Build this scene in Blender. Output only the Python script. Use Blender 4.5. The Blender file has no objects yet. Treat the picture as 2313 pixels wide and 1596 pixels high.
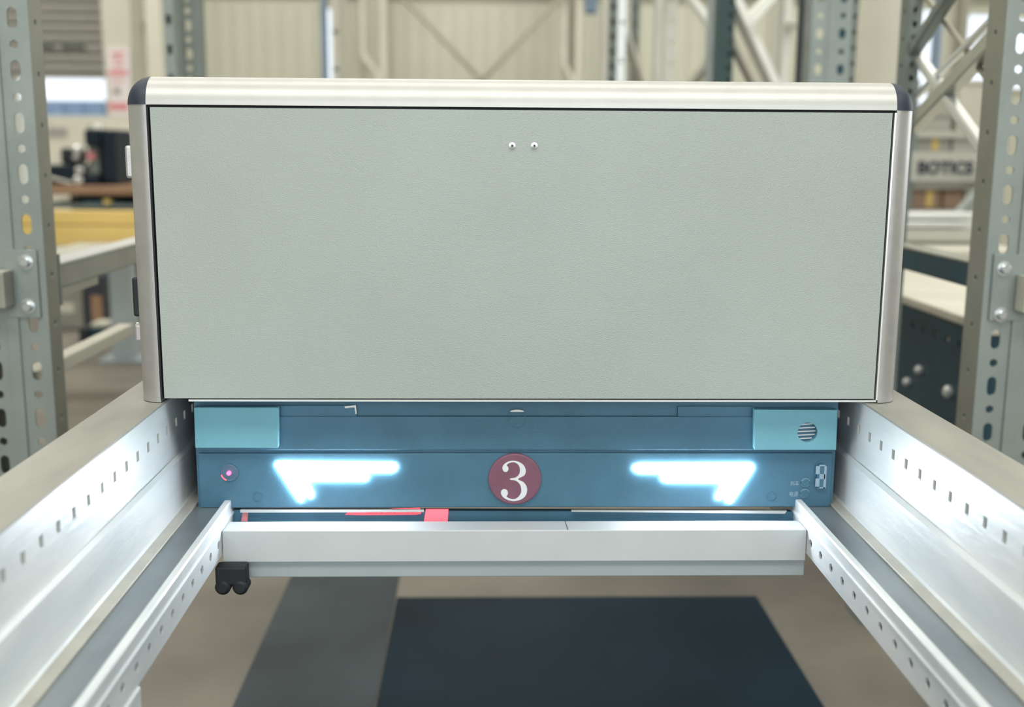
import bpy, bmesh, math, random
from mathutils import Vector, Matrix
from mathutils.geometry import tessellate_polygon
random.seed(7)
sc = bpy.context.scene
C = sc.collection

# ------------------------------------------------------------------ camera
IW, IH = 2313.0, 1596.0
CX, CY = IW/2, IH/2
vy = (1090-CX, 340-CY); vz = (1060-CX, 14600-CY)
F = math.sqrt(-(vy[0]*vz[0]+vy[1]*vz[1]))
dY = Vector((vy[0], vy[1], F)).normalized()
dZ = -Vector((vz[0], vz[1], F)).normalized()
dX = dY.cross(dZ)
M = Matrix((dX, dY, dZ))            # rows: world axes in image space
CAMZ = 1.15
def at(px, py, Y):
    """world point seen at photo pixel (px,py) at depth Y"""
    w = M @ Vector((px-CX, py-CY, F))
    w = w*(Y/w.y)
    return Vector((w.x, w.y, w.z+CAMZ))
camd = bpy.data.cameras.new('camera'); cam = bpy.data.objects.new('camera', camd); C.objects.link(cam)
right, down, fwd = M.col[0].copy(), M.col[1].copy(), M.col[2].copy()
rot = Matrix((right, -down, -fwd)).transposed()
cam.matrix_world = Matrix.Translation((0, 0, CAMZ)) @ rot.to_4x4()
camd.sensor_width = 36; camd.lens = F/IW*36
camd.clip_start = 0.02; camd.clip_end = 200
camd.dof.use_dof = True; camd.dof.focus_distance = 1.38; camd.dof.aperture_fstop = 3.0
sc.camera = cam

# ------------------------------------------------------------------ world, exposure, big lights
world = bpy.data.worlds.new('world'); sc.world = world; world.use_nodes = True
bg = world.node_tree.nodes['Background']; bg.inputs[0].default_value = (0.86, 0.93, 1, 1); bg.inputs[1].default_value = 1.5
sc.view_settings.view_transform = 'Standard'; sc.view_settings.look = 'None'
sc.view_settings.gamma = 1; sc.view_settings.exposure = 0.0
def area(name, loc, rot, sx, sy, power, col=(1, 1, 1)):
    l = bpy.data.lights.new(name, 'AREA'); l.shape = 'RECTANGLE'; l.size = sx; l.size_y = sy; l.energy = power; l.color = col
    o = bpy.data.objects.new(name, l); o.location = loc; o.rotation_euler = rot; C.objects.link(o); return o
WARM = (1.0, 0.97, 0.9)
area('ceiling_fill', (0, -2.5, 6.9), (0, 0, 0), 10, 2.0, 480, WARM)  # added overhead area lights, the ceiling has no skylights
area('ceiling_fill', (0, 3.0, 6.9), (0, 0, 0), 12, 1.6, 330, WARM)
area('ceiling_fill', (0, 9.5, 6.9), (0, 0, 0), 16, 2.0, 800, WARM)
# added unseen fill lights, behind the camera and on the right
area('room_fill', (0.5, -7.6, 2.9), (math.radians(90), 0, 0), 9, 4.2, 420, (0.93, 0.98, 1.0))
area('room_fill', (8.6, 5.0, 3.0), (math.radians(90), 0, math.radians(90)), 5, 3.5, 200, (0.93, 0.98, 1.0))

# ------------------------------------------------------------------ materials
def mat(name, col, rough=.5, metal=0., var=0., vscale=8., bump=0., bscale=200., stretch=(1, 1, 1), col2=None, coat=0., spec=.5):
    m = bpy.data.materials.new(name); m.use_nodes = True; nt = m.node_tree; p = nt.nodes['Principled BSDF']
    p.inputs['Roughness'].default_value = rough; p.inputs['Metallic'].default_value = metal
    p.inputs['Specular IOR Level'].default_value = spec; p.inputs['Coat Weight'].default_value = coat
    p.inputs['Base Color'].default_value = (*col, 1)
    tc = nt.nodes.new('ShaderNodeTexCoord'); mp = nt.nodes.new('ShaderNodeMapping'); mp.inputs['Scale'].default_value = stretch
    nt.links.new(tc.outputs['Object'], mp.inputs[0])
    if var or col2:
        n = nt.nodes.new('ShaderNodeTexNoise'); n.inputs['Scale'].default_value = vscale; n.inputs['Detail'].default_value = 5
        nt.links.new(mp.outputs[0], n.inputs[0])
        r = nt.nodes.new('ShaderNodeValToRGB'); r.color_ramp.elements[0].position = .32; r.color_ramp.elements[1].position = .68
        c2 = col2 or tuple(min(1, c*(1+var)) for c in col); c1 = col if col2 else tuple(c*(1-var) for c in col)
        r.color_ramp.elements[0].color = (*c1, 1); r.color_ramp.elements[1].color = (*c2, 1)
        nt.links.new(n.outputs['Fac'], r.inputs[0]); nt.links.new(r.outputs[0], p.inputs['Base Color'])
    if bump:
        n = nt.nodes.new('ShaderNodeTexNoise'); n.inputs['Scale'].default_value = bscale; n.inputs['Detail'].default_value = 3
        nt.links.new(mp.outputs[0], n.inputs[0]); b = nt.nodes.new('ShaderNodeBump'); b.inputs['Strength'].default_value = bump; b.inputs['Distance'].default_value = .002
        nt.links.new(n.outputs['Fac'], b.inputs['Height']); nt.links.new(b.outputs[0], p.inputs['Normal'])
    return m
def emit(name, col, s):
    m = bpy.data.materials.new(name); m.use_nodes = True; nt = m.node_tree; p = nt.nodes['Principled BSDF']
    p.inputs['Base Color'].default_value = (*col, 1); p.inputs['Emission Color'].default_value = (*col, 1); p.inputs['Emission Strength'].default_value = s
    return m
def glass(name):
    m = bpy.data.materials.new(name); m.use_nodes = True; p = m.node_tree.nodes['Principled BSDF']
    p.inputs['Base Color'].default_value = (.97, .99, 1, 1); p.inputs['Roughness'].default_value = .15; p.inputs['Transmission Weight'].default_value = 1; p.inputs['IOR'].default_value = 1.1
    return m
MT = {
 'alu': mat('anodised_aluminium', (.50, .505, .495), .44, .62, var=.03, vscale=30, bump=.06, bscale=900),
 'alu_side': mat('brushed_aluminium', (.53, .53, .545), .36, .7, var=.05, vscale=40, bump=.08, bscale=700),
 'panel': mat('grey_green_powder_coat', (.385, .435, .42), .42, .15, var=.03, vscale=6, bump=.30, bscale=800),
 'cap': mat('navy_plastic', (.018, .028, .05), .5, bump=.1, bscale=900),
 'dark': mat('black_gap', (.01, .012, .018), .7),
 'chassis': mat('hazed_black_steel', (.062, .165, .25), .42, .15, var=.08, vscale=20, bump=.15, bscale=600),  # black steel, with the blue LED haze put into its base colour
 'cyan': mat('pale_blue_plastic', (.16, .40, .50), .5, var=.03, vscale=20, bump=.1, bscale=700),
 'galv': mat('galvanised_steel', (.64, .70, .74), .38, .25, col2=(.84, .87, .89), vscale=9, stretch=(1, .5, 2), bump=.25, bscale=60),
 'galv_track': mat('worn_track_steel', (.22, .26, .29), .42, .5, col2=(.36, .40, .42), vscale=14, stretch=(1, .3, 1), bump=.15, bscale=60),
 'strip': mat('dull_beige_steel', (.52, .51, .46), .45, .3, var=.08, vscale=20),
 'white': mat('white_paint', (.58, .62, .65), .4, .1, var=.03, vscale=12),
 'beamgrey': mat('light_grey_paint', (.38, .44, .47), .45, .1, var=.04, vscale=9),
 'post': mat('grey_green_post_steel', (.27, .31, .30), .42, .35, var=.10, vscale=7, bump=.15, bscale=90),
 'post2': mat('weathered_post_steel', (.20, .23, .22), .5, .3, var=.12, vscale=6),
 'beam': mat('olive_grey_steel', (.29, .295, .26), .45, .3, var=.1, vscale=8),
 'lightpost': mat('cream_steel', (.58, .57, .49), .45, .1, var=.05, vscale=5),
 'brace': mat('zinc_tube', (.50, .51, .47), .3, .6, var=.08, vscale=12),
 'rod': mat('beige_rod', (.33, .31, .25), .5, .1),
 'zinc': mat('zinc_bolt', (.62, .66, .68), .25, .9),
 'black': mat('black_rubber', (.012, .016, .022), .6),
 'blackm': mat('black_machine_paint', (.008, .018, .032), .5, .0, var=.2, vscale=12, spec=.25),
 'yellow': mat('yellow_paint', (.72, .52, .17), .45, var=.04, vscale=6),
 'wood': mat('brown_worktop', (.33, .20, .12), .5, var=.15, vscale=14, stretch=(.3, 3, 3)),
 'wall': mat('cream_wall_cladding', (.55, .55, .455), .6, var=.03, vscale=1.2),
 'pillar': mat('cream_paint', (.60, .585, .50), .6, var=.03, vscale=3),
 'shutter': mat('grey_shutter', (.34, .33, .31), .55, .1, var=.03, vscale=4),
 'paper': mat('white_sign', (.80, .74, .76), .5),
 'red': mat('faded_red_ink', (.72, .26, .28), .5),
 'ink': mat('dark_print', (.03, .035, .05), .5),
 'redlabel': emit('red_lit_label', (1.0, .09, .13), 1.0),  # label glow stands for the red sensor light falling on the strip
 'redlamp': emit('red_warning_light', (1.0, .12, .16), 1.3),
 'redink': mat('dark_red_ink', (.25, .0, .02), .5),
 'led': emit('white_led', (.90, .95, 1), 50),
 'dot': emit('red_led', (1, .06, .16), 6),
 'badge': mat('plum_badge', (.20, .085, .13), .35, var=.05, vscale=60),
 'numeral': mat('white_vinyl', (.72, .76, .80), .45),
 'mark': mat('pale_blue_print', (.30, .43, .55), .5),
 'box': mat('brown_cardboard', (.34, .23, .16), .7, var=.1, vscale=9),
 'bin': mat('grey_bin_plastic', (.37, .37, .33), .5, var=.04, vscale=5),
 'board': mat('pale_grey_board', (.47, .47, .42), .5, var=.03, vscale=5),
 'deck': mat('cream_deck_sheet', (.58, .56, .48), .5, var=.10, vscale=4),
 'teal': mat('dark_teal_steel', (.014, .055, .08), .45, .2, var=.2, vscale=3),
 'bluebld': mat('blue_grey_cladding', (.22, .30, .42), .6),
 'outc': mat('pale_concrete', (.66, .63, .54), .7, var=.08, vscale=2),
 'mat': mat('dark_floor_shade', (.004, .018, .032), .6, var=.25, vscale=3, bump=.1, bscale=30, spec=.15),  # floor shade put into this colour and the grey one below
 'grey_shade': mat('grey_floor_shade', (.055, .07, .08), .6, var=.2, vscale=3, bump=.1, bscale=30, spec=.2),
 'pale': mat('pale_cream_paint', (.68, .68, .63), .4, .1, var=.03, vscale=6),
 'deepgreen': mat('dark_green_steel', (.045, .085, .09), .5, .1, var=.1, vscale=6),
 'dull': mat('weathered_flange', (.27, .27, .245), .5, .2, col2=(.40, .40, .37), vscale=6, stretch=(2, .5, 1), bump=.2, bscale=60),
 'glass': glass('window_glass'),
 'bright': mat('bright_galvanised', (.78, .80, .80), .3, .6),
}
def floor_mat():
    m = mat('stained_concrete', (.10, .092, .08), .5, 0, bump=.15, bscale=14, col2=(.26, .235, .20), vscale=1.3)
    return m
MT['floor'] = floor_mat()

# ------------------------------------------------------------------ helpers
def obj(name, bm, m, parent=None, smooth=False, bevel=0.):
    bmesh.ops.recalc_face_normals(bm, faces=bm.faces)
    me = bpy.data.meshes.new(name); bm.to_mesh(me); bm.free()
    for p in me.polygons: p.use_smooth = smooth
    o = bpy.data.objects.new(name, me); C.objects.link(o)
    me.materials.append(MT[m])
    if parent:
        o.parent = parent; o.matrix_parent_inverse = Matrix.Identity(4)
        off = Vector((0, 0, 0)); q = parent
        while q: off += q.location; q = q.parent
        me.transform(Matrix.Translation(-off))
    if bevel:
        b = o.modifiers.new('bevel', 'BEVEL'); b.width = bevel; b.segments = 2; b.limit_method = 'ANGLE'
    return o
def thing(name, label, cat, loc, group=None):
    o = bpy.data.objects.new(name, None); C.objects.link(o); o.location = loc; o.empty_display_size = .05
    return tag(o, label, cat, group)
def tag(o, label, cat, group=None):
    o['label'] = label; o['category'] = cat
    if group: o['group'] = group
    return o
def struct(name, bm, m, parent=None, smooth=False):
    o = obj(name, bm, m, parent, smooth)
    if not parent: o['kind'] = 'structure'
    return o
def box(bm, x0, x1, y0, y1, z0, z1):
    v = [bm.verts.new((x, y, z)) for x in (x0, x1) for y in (y0, y1) for z in (z0, z1)]
    for f in ((0, 1, 3, 2), (4, 6, 7, 5), (0, 4, 5, 1), (2, 3, 7, 6), (0, 2, 6, 4), (1, 5, 7, 3)): bm.faces.new([v[i] for i in f])
    return bm
def B(x0, x1, y0, y1, z0, z1): return box(bmesh.new(), x0, x1, y0, y1, z0, z1)
def beam_pts(bm, a, b, w, h):
    """square bar from a to b, w across, h tall"""
    a, b = Vector(a), Vector(b); d = (b-a).normalized(); up = Vector((0, 0, 1)) if abs(d.z) < .95 else Vector((0, 1, 0))
    s = d.cross(up).normalized()*w/2; u = s.cross(d).normalized()*h/2
    v = [bm.verts.new(p+i*s+j*u) for p in (a, b) for i, j in ((-1, -1), (1, -1), (1, 1), (-1, 1))]
    for f in ((0, 1, 2, 3), (7, 6, 5, 4), (0, 4, 5, 1), (1, 5, 6, 2), (2, 6, 7, 3), (3, 7, 4, 0)): bm.faces.new([v[i] for i in f])
    return bm
def tube(bm, pts, r, n=12):
    rings = []
    for i, p in enumerate(pts):
        p = Vector(p); d = (Vector(pts[min(i+1, len(pts)-1)])-Vector(pts[max(i-1, 0)])).normalized()
        ref = Vector((0, 1, 0)) if abs(d.y) < .9 else Vector((1, 0, 0))
        s = d.cross(ref).normalized(); u = s.cross(d)
        rings.append([bm.verts.new(p+r*(math.cos(t)*s+math.sin(t)*u)) for t in [2*math.pi*k/n for k in range(n)]])
    for a, b in zip(rings, rings[1:]):
        for k in range(n): bm.faces.new((a[k], a[(k+1) % n], b[(k+1) % n], b[k]))
    bm.faces.new(rings[0][::-1]); bm.faces.new(rings[-1]); return bm
def prism(bm, outline, holes, fn, t):
    """flat plate with holes; outline/holes are 2-D loops, fn(u,v,w) gives the world point"""
    loops = [outline]+holes
    flat = [p for l in loops for p in l]
    tris = tessellate_polygon([[Vector((p[0], p[1], 0)) for p in l] for l in loops])
    A = [bm.verts.new(fn(p[0], p[1], 0)) for p in flat]; Bv = [bm.verts.new(fn(p[0], p[1], t)) for p in flat]
    for tr in tris:
        try: bm.faces.new([A[i] for i in tr]); bm.faces.new([Bv[i] for i in reversed(tr)])
        except ValueError: pass
    k = 0
    for l in loops:
        n = len(l)
        for i in range(n):
            j = (i+1) % n
            bm.faces.new((A[k+i], A[k+j], Bv[k+j], Bv[k+i]))
        k += n
    return bm
def slot(cx, cy, w, h, n=4):
    """rounded slot outline"""
    r = min(w, h)/2; pts = []
    if h >= w:
        for s, c0 in ((1, cy+h/2-r), (-1, cy-h/2+r)):
            for k in range(n+1):
                t = math.pi*k/n+(0 if s > 0 else math.pi); pts.append((cx+r*math.cos(t), c0+r*math.sin(t)))
    else:
        for s, c0 in ((1, cx+w/2-r), (-1, cx-w/2+r)):
            for k in range(n+1):
                t = -math.pi/2+math.pi*k/n+(0 if s > 0 else math.pi); pts.append((c0+r*math.cos(t), cy+r*math.sin(t)))
    out = [pts[0]]
    for p in pts[1:]:
        if (p[0]-out[-1][0])**2+(p[1]-out[-1][1])**2 > 1e-10: out.append(p)
    if (out[0][0]-out[-1][0])**2+(out[0][1]-out[-1][1])**2 < 1e-10: out.pop()
    return out
def circ(cx, cy, r, n=32): return [(cx+r*math.cos(2*math.pi*k/n), cy+r*math.sin(2*math.pi*k/n)) for k in range(n)]
def extrude_path(prof, y0, y1, t, bm=None):
    """bent sheet with profile polyline (x,z) run along Y"""
    bm = bm or bmesh.new(); n = len(prof); off = []
    for i in range(n):
        a = Vector(prof[max(i-1, 0)]); b = Vector(prof[min(i+1, n-1)]); d = (b-a).normalized(); off.append(Vector((-d.y, d.x))*t)
    R = []
    for y in (y0, y1):
        R.append(([bm.verts.new((p[0], y, p[1])) for p in prof], [bm.verts.new((p[0]+o.x, y, p[1]+o.y)) for p, o in zip(prof, off)]))
    for i in range(n-1):
        for k in (0, 1): bm.faces.new((R[0][k][i], R[0][k][i+1], R[1][k][i+1], R[1][k][i]))
    for r in R:
        for i in range(n-1): bm.faces.new((r[0][i], r[0][i+1], r[1][i+1], r[1][i]))
    for i in (0, n-1): bm.faces.new((R[0][0][i], R[1][0][i], R[1][1][i], R[0][1][i]))
    return bm
def disc(bm, c, r, t, axis='y', n=28):
    """short cylinder from c running -t along the axis"""
    c = Vector(c); A, D = [], []
    for k in range(n):
        a = 2*math.pi*k/n
        if axis == 'y': p = Vector((r*math.cos(a), 0, r*math.sin(a))); e = Vector((0, -t, 0))
        elif axis == 'x': p = Vector((0, r*math.cos(a), r*math.sin(a))); e = Vector((t, 0, 0))
        else: p = Vector((r*math.cos(a), r*math.sin(a), 0)); e = Vector((0, 0, t))
        A.append(bm.verts.new(c+p)); D.append(bm.verts.new(c+p+e))
    bm.faces.new(A); bm.faces.new(D[::-1])
    for k in range(n): bm.faces.new((A[k], A[(k+1) % n], D[(k+1) % n], D[k]))
    return bm
def ring(bm, c, r, r2, t, n=32, a0=0, a1=2*math.pi):
    m = n+1
    out = [(c[0]+r*math.cos(a0+(a1-a0)*k/n), c[2]+r*math.sin(a0+(a1-a0)*k/n)) for k in range(m)]
    inn = [(c[0]+r2*math.cos(a0+(a1-a0)*k/n), c[2]+r2*math.sin(a0+(a1-a0)*k/n)) for k in range(m)]
    for k in range(n):
        q = [out[k], out[k+1], inn[k+1], inn[k]]
        V = [bm.verts.new((p[0], c[1]-e, p[1])) for e in (0, t) for p in q]
        for f in ((0, 1, 2, 3), (7, 6, 5, 4), (0, 4, 5, 1), (1, 5, 6, 2), (2, 6, 7, 3), (3, 7, 4, 0)): bm.faces.new([V[i] for i in f])
    return bm
def lathe(bm, prof, c, axis='y', n=24):
    rings = []
    for r, h in prof:
        rr = []
        for k in range(n):
            a = 2*math.pi*k/n
            p = (r*math.cos(a), h, r*math.sin(a)) if axis == 'y' else (r*math.cos(a), r*math.sin(a), h)
            if axis == 'x': p = (h, r*math.cos(a), r*math.sin(a))
            rr.append(bm.verts.new(Vector(c)+Vector(p)))
        rings.append(rr)
    for a, b in zip(rings, rings[1:]):
        for k in range(n): bm.faces.new((a[k], a[(k+1) % n], b[(k+1) % n], b[k]))
    bm.faces.new(rings[0][::-1]); bm.faces.new(rings[-1]); return bm
def fplate(poly_px, Y, t, holes=[]):
    """plate standing in the plane Y whose outline was read at photo pixels; t sticks out towards the front"""
    o = [(at(x, y, Y).x, at(x, y, Y).z) for x, y in poly_px]
    return prism(bmesh.new(), o, holes, lambda u, v, w: Vector((u, Y-w, v)), t)
def catmull(pts, n=6):
    out = []; m = len(pts)
    for i in range(m):
        p0, p1, p2, p3 = pts[i-1], pts[i], pts[(i+1) % m], pts[(i+2) % m]
        for k in range(n):
            t = k/n
            out.append(tuple(.5*((2*p1[j])+(-p0[j]+p2[j])*t+(2*p0[j]-5*p1[j]+4*p2[j]-p3[j])*t*t+(-p0[j]+3*p1[j]-3*p2[j]+p3[j])*t**3) for j in (0, 1)))
    return out
def text(name, s, m, parent, c, h, w=None, t=.001, bold=0.):
    """raised lettering facing the viewer, centred on c"""
    cu = bpy.data.curves.new(name, 'FONT'); cu.body = s; cu.extrude = .02; cu.offset = bold
    o = bpy.data.objects.new('lettering', cu); C.objects.link(o); bpy.context.view_layer.update()
    me = bpy.data.meshes.new_from_object(o.evaluated_get(bpy.context.evaluated_depsgraph_get()))
    C.objects.unlink(o); bpy.data.objects.remove(o)
    xs = [v.co.x for v in me.vertices]; ys = [v.co.y for v in me.vertices]
    x0, x1, y0, y1 = min(xs), max(xs), min(ys), max(ys); k = h/(y1-y0); kx = (w/(x1-x0)) if w else k
    for v in me.vertices:
        x, y, z = v.co
        v.co = Vector((c[0]+(x-(x0+x1)/2)*kx, c[1]-(z+.02)*t/.04, c[2]+(y-(y0+y1)/2)*k))
    bm = bmesh.new(); bm.from_mesh(me); bpy.data.meshes.remove(me)
    return obj(name, bm, m, parent)

# ================================================================== SETTING
XL, XR, YB, YF, ZC = -9.0, 9.0, -8.0, 14.0, 7.2
struct('floor', B(XL, XR, YB, YF, -.1, 0), 'floor')
ceil = struct('ceiling', B(XL, XR, YB, YF+.3, ZC, ZC+.2), 'wall')
struct('wall_left', B(XL-.2, XL, YB, YF, 0, ZC), 'wall')
struct('wall_right', B(XR, XR+.2, YB, YF, 0, ZC), 'wall')
struct('wall_front', B(XL, XR, YB-.2, YB, 0, ZC), 'wall')
# back wall: cladding with a loading door opening and tall window strips
def rectpx(x0, y0, x1, y1, Y):
    a = at(x0, y0, Y); b = at(x1, y1, Y); return (a.x, b.z, b.x, a.z)      # x0,z0,x1,z1
holes = []
dr = (at(30, 200, YF).x, .02, at(250, 200, YF).x, 2.55); holes.append(dr)
wins = [(722, 15, 752, 200), (1392, 20, 1417, 190), (2082, 20, 2126, 260), (2182, 30, 2240, 225), (2268, 40, 2330, 200)]
wr = []
for w in wins:
    r = rectpx(*w, YF); wr.append(r); holes.append(r)
def rl(r): return [(r[0], r[1]), (r[2], r[1]), (r[2], r[3]), (r[0], r[3])]
bm = prism(bmesh.new(), [(XL, 0), (XR, 0), (XR, ZC), (XL, ZC)], [rl(h) for h in holes], lambda u, v, w: Vector((u, YF+w, v)), .2)
x = XL+.1
while x < XR-.2:                                              # vertical ribs of the cladding
    if not any(h[0]-.12 < x < h[2]+.06 for h in holes): box(bm, x, x+.035, YF-.018, YF, .4, ZC-.01)
    x += .19
struct('wall_back', bm, 'wall')
for i, r in enumerate(wr):
    f = bmesh.new()
    for q in ((r[0]-.03, r[0], r[1]-.03, r[3]+.03), (r[2], r[2]+.03, r[1]-.03, r[3]+.03), (r[0], r[2], r[1]-.03, r[1]), (r[0], r[2], r[3], r[3]+.03)):
        box(f, q[0], q[1], YF-.045, YF-.02, q[2], q[3])
    fr = struct('window_%d' % (i+1), f, 'pillar')
    g = obj('pane', B(r[0], r[2], YF+.08, YF+.085, r[1], r[3]), 'glass', fr)
# trims: horizontal girts on the back wall
struct('trim_1', B(XL, XR, YF-.16, YF-.05, 3.05, 3.16), 'pillar')

# rolling shutter, half raised, over the loading door
zs = at(100, 168, YF).z
bm = bmesh.new(); z = zs
while z < 4.4:
    tube(bm, [(dr[0]-.12, YF-.12, z+.06), (dr[2]+.12, YF-.12, z+.06)], .062, 8); z += .115
d1 = struct('door_1', bm, 'shutter')
obj('bottom_bar', B(dr[0]-.1, dr[2]+.1, YF-.15, YF-.09, zs-.05, zs), 'shutter', d1)
for px in (98, 165):                                          # the two arched reinforcement bows on the shutter
    pts = [at(px-26+k*13, 108-9*math.sin(math.pi*k/4), YF-.22) for k in range(5)]
    obj('hand_grip', tube(bmesh.new(), pts, .022, 6), 'post2', d1)
# outside the door: yard, block and parked container
tag(obj('yard_paving', B(-16, 2, YF+.25, 40, -.12, -.02), 'outc'), 'pale paving of the yard outside the half open shutter', 'paving')['kind'] = 'structure'
a = at(60, 226, 24); b = at(260, 262, 24)
yc = thing('shipping_container', 'blue grey container standing outside beyond the open shutter door', 'container', (a.x, 24, 0))
bm = B(a.x-1, b.x+.8, 24, 26.4, b.z-.2, a.z)
for k in range(12): box(bm, a.x-1+k*.4, a.x-.85+k*.4, 23.94, 24, b.z-.15, a.z-.05)
obj('container_body', bm, 'bluebld', yc)
obj('container_base', B(a.x-1, b.x+.8, 24.02, 26.35, 0, b.z-.2), 'outc', yc)
a = at(80, 268, 20); b = at(245, 330, 20)
ow = thing('yard_wall', 'low cream wall in the yard with pale coping, seen under the shutter', 'wall', (a.x, 20, 0))
obj('wall_body', B(a.x-1, b.x+.5, 20, 20.3, 0, a.z), 'outc', ow); obj('coping', B(a.x-1, b.x+.5, 19.95, 20.35, a.z, a.z+.06), 'white', ow)

# ================================================================== SHUTTLE
D = 1.37; BC = .0505; HW = .481
ZT = CAMZ+.0858; ZP = CAMZ+.0515; ZB = CAMZ-.309; XLp, XRp = -.402, .5034
R = ZT-ZP; DB = .86
sh = thing('rack_shuttle', 'grey boxy rail shuttle robot with lit white arrows and a round number three badge', 'shuttle robot', (BC, D, ZB))
x0, x1 = BC-HW, BC+HW
NB = 12
def qprof(cx, cz, sx, r):  # quarter round in plane
    return [(cx+sx*r*math.sin(math.pi/2*k/NB), cz+r*math.cos(math.pi/2*k/NB)) for k in range(NB+1)]
# top rail: quarter-round front edge (radius R) run along X, and a flat lid behind it
prof = [(D+R-R*math.cos(math.pi/2*k/NB), ZT-R+R*math.sin(math.pi/2*k/NB)) for k in range(NB+1)]
prof = [(D, ZP+.0005)]+prof+[(D+R+.02, ZT), (D+R+.02, ZP+.0005)]
xa, xb = XLp-.001, XRp+.001
def runx(prof, xa, xb):
    bm = bmesh.new(); A = [bm.verts.new((xa, y, z)) for y, z in prof]; E = [bm.verts.new((xb, y, z)) for y, z in prof]; n = len(prof)
    bm.faces.new(A); bm.faces.new(E[::-1])
    for i in range(n): bm.faces.new((A[i], A[(i+1) % n], E[(i+1) % n], E[i]))
    return bm
o = obj('top_rail', runx(prof, xa, xb), 'alu', sh, True)
def autosmooth(o, ang=40):
    bm = bmesh.new(); bm.from_mesh(o.data)
    for e in bm.edges:
        if len(e.link_faces) == 2 and e.calc_face_angle(0) > math.radians(ang): e.smooth = False
    bm.to_mesh(o.data); bm.free(); return o
autosmooth(o)
# corner profiles: quarter-round vertical edges
rc = XLp-x0
for s, xi, xo in ((-1, XLp, x0), (1, XRp, x1)):
    r = abs(xo-xi)
    pr = [(xi, D)]+[(xi+s*r*math.sin(math.pi/2*k/NB), D+r-r*math.cos(math.pi/2*k/NB)) for k in range(NB+1)]+[(xo, D+r+.02), (xi, D+r+.02)]
    bm = bmesh.new(); A = [bm.verts.new((p[0], p[1], ZB-.0035)) for p in pr]; E = [bm.verts.new((p[0], p[1], ZP)) for p in pr]; n = len(pr)
    bm.faces.new(A); bm.faces.new(E[::-1])
    for i in range(n): bm.faces.new((A[i], A[(i+1) % n], E[(i+1) % n], E[i]))
    cp = autosmooth(obj('corner_profile', bm, 'alu_side', sh, True))
    # cap: blended three-way corner
    bm = bmesh.new(); G = []
    for i in range(NB+1):
        th = math.pi/2*i/NB; row = []
        for j in range(NB+1):
            ph = math.pi/2*j/NB
            dx = math.sin(ph)*math.cos(th); dy = math.cos(ph)*math.cos(th); dz = math.sin(th)
            row.append(bm.verts.new((xi+s*r*1.0*dx, D+R-R*dy+(r-R)*dx, ZP+R*dz)))
        G.append(row)
    for i in range(NB):
        for j in range(NB): bm.faces.new((G[i][j], G[i+1][j], G[i+1][j+1], G[i][j+1]))
    bmesh.ops.remove_doubles(bm, verts=bm.verts, dist=1e-6)
    cb = obj('corner_cap', bm, 'cap', sh, True)
    # inner lining edge next to the panel
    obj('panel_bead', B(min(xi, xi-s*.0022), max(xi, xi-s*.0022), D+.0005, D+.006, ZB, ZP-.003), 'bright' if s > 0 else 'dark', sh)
# front panel, with the dark joint round it
obj('panel_joint', B(XLp, XRp, D+.0065, D+.012, ZB+.002, ZP), 'dark', sh)
fp = obj('front_panel', B(XLp+.0045, XRp-.0048, D+.001, D+.0064, ZB+.0015, ZP-.0032), 'panel', sh)
for px in (1157, 1207):
    c = at(px, 329, D)
    sb = obj('screw', lathe(bmesh.new(), [(.0040, 0), (.0040, -.0012), (.0028, -.0014), (.0027, -.0032), (.0015, -.0034), (.0013, -.0018)], (c.x, D+.001, c.z)), 'zinc', fp)
    obj('screw_socket', disc(bmesh.new(), (c.x, D-.0007, c.z), .0014, .0006, n=6), 'ink', fp)
# housing behind
hb = B(x0, x1, D+rc+.02, D+DB, ZB, ZP); obj('housing', hb, 'panel', sh, bevel=.004)
obj('lid', B(x0+.03, x1-.03, D+R+.02, D+DB, ZP+.001, ZT-.0005), 'alu', sh, bevel=.004)
for px, py in ((510, 168), (745, 172)):
    c = at(px, py, D+.2); obj('lid_plug', disc(bmesh.new(), (c.x, D+.25, ZT-.0005), .016, .003, 'z'), 'alu_side', sh)
obj('underside', B(x0+.012, x1-.012, D+.012, D+rc+.02, ZB-.001, ZB+.001), 'dark', sh)
a = at(425, 904, D); b = at(1980, 907, D)
obj('bottom_trim', B(a.x, b.x, D+.002, D+.012, ZB-.0028, ZB-.0004), 'bright', sh)
# latches on the sides
for px, py, hh, m_ in ((280, 365, .04, 'alu_side'), (296, 665, .05, 'black'), (298, 745, .022, 'alu_side')):
    c = at(px, py, D+.06); s = -1
    bm = B(x0-.0105, x0+.001, D+.034, D+.08, c.z-hh/2, c.z+hh/2); h_ = obj('side_latch', bm, m_, sh, bevel=.003)
    obj('latch_screw', disc(bmesh.new(), (x0-.0105, D+.055, c.z+hh*.3), .004, -.003, 'x', 12), 'zinc', h_)
for py in (300, 470):
    c = at(2080, py, D+.08); obj('side_latch', B(x1-.001, x1+.004, D+.08, D+.11, c.z-.012, c.z+.012), 'alu_side', sh, bevel=.002)

# ---- chassis under the box
YC = 1.42
zc0 = at(1100, 1145, YC).z; zst = at(1100, 1019, YC).z
cx0, cx1 = at(442, 1000, YC).x, at(1888, 1000, YC).x
ch = obj('chassis', B(cx0, cx1, YC, YC+.74, zc0, ZB-.001), 'chassis', sh)
o = obj('upper_fascia', B(cx0+.001, cx1-.001, YC-.006, YC, zst+.003, at(1100, 938, YC).z), 'chassis', ch, bevel=.0015)
o = obj('lower_fascia', B(cx0+.003, cx1-.004, YC-.004, YC, zc0+.001, zst-.0015), 'chassis', ch, bevel=.0012)
YF_ = YC-.0045; YU = YC-.0065
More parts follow.
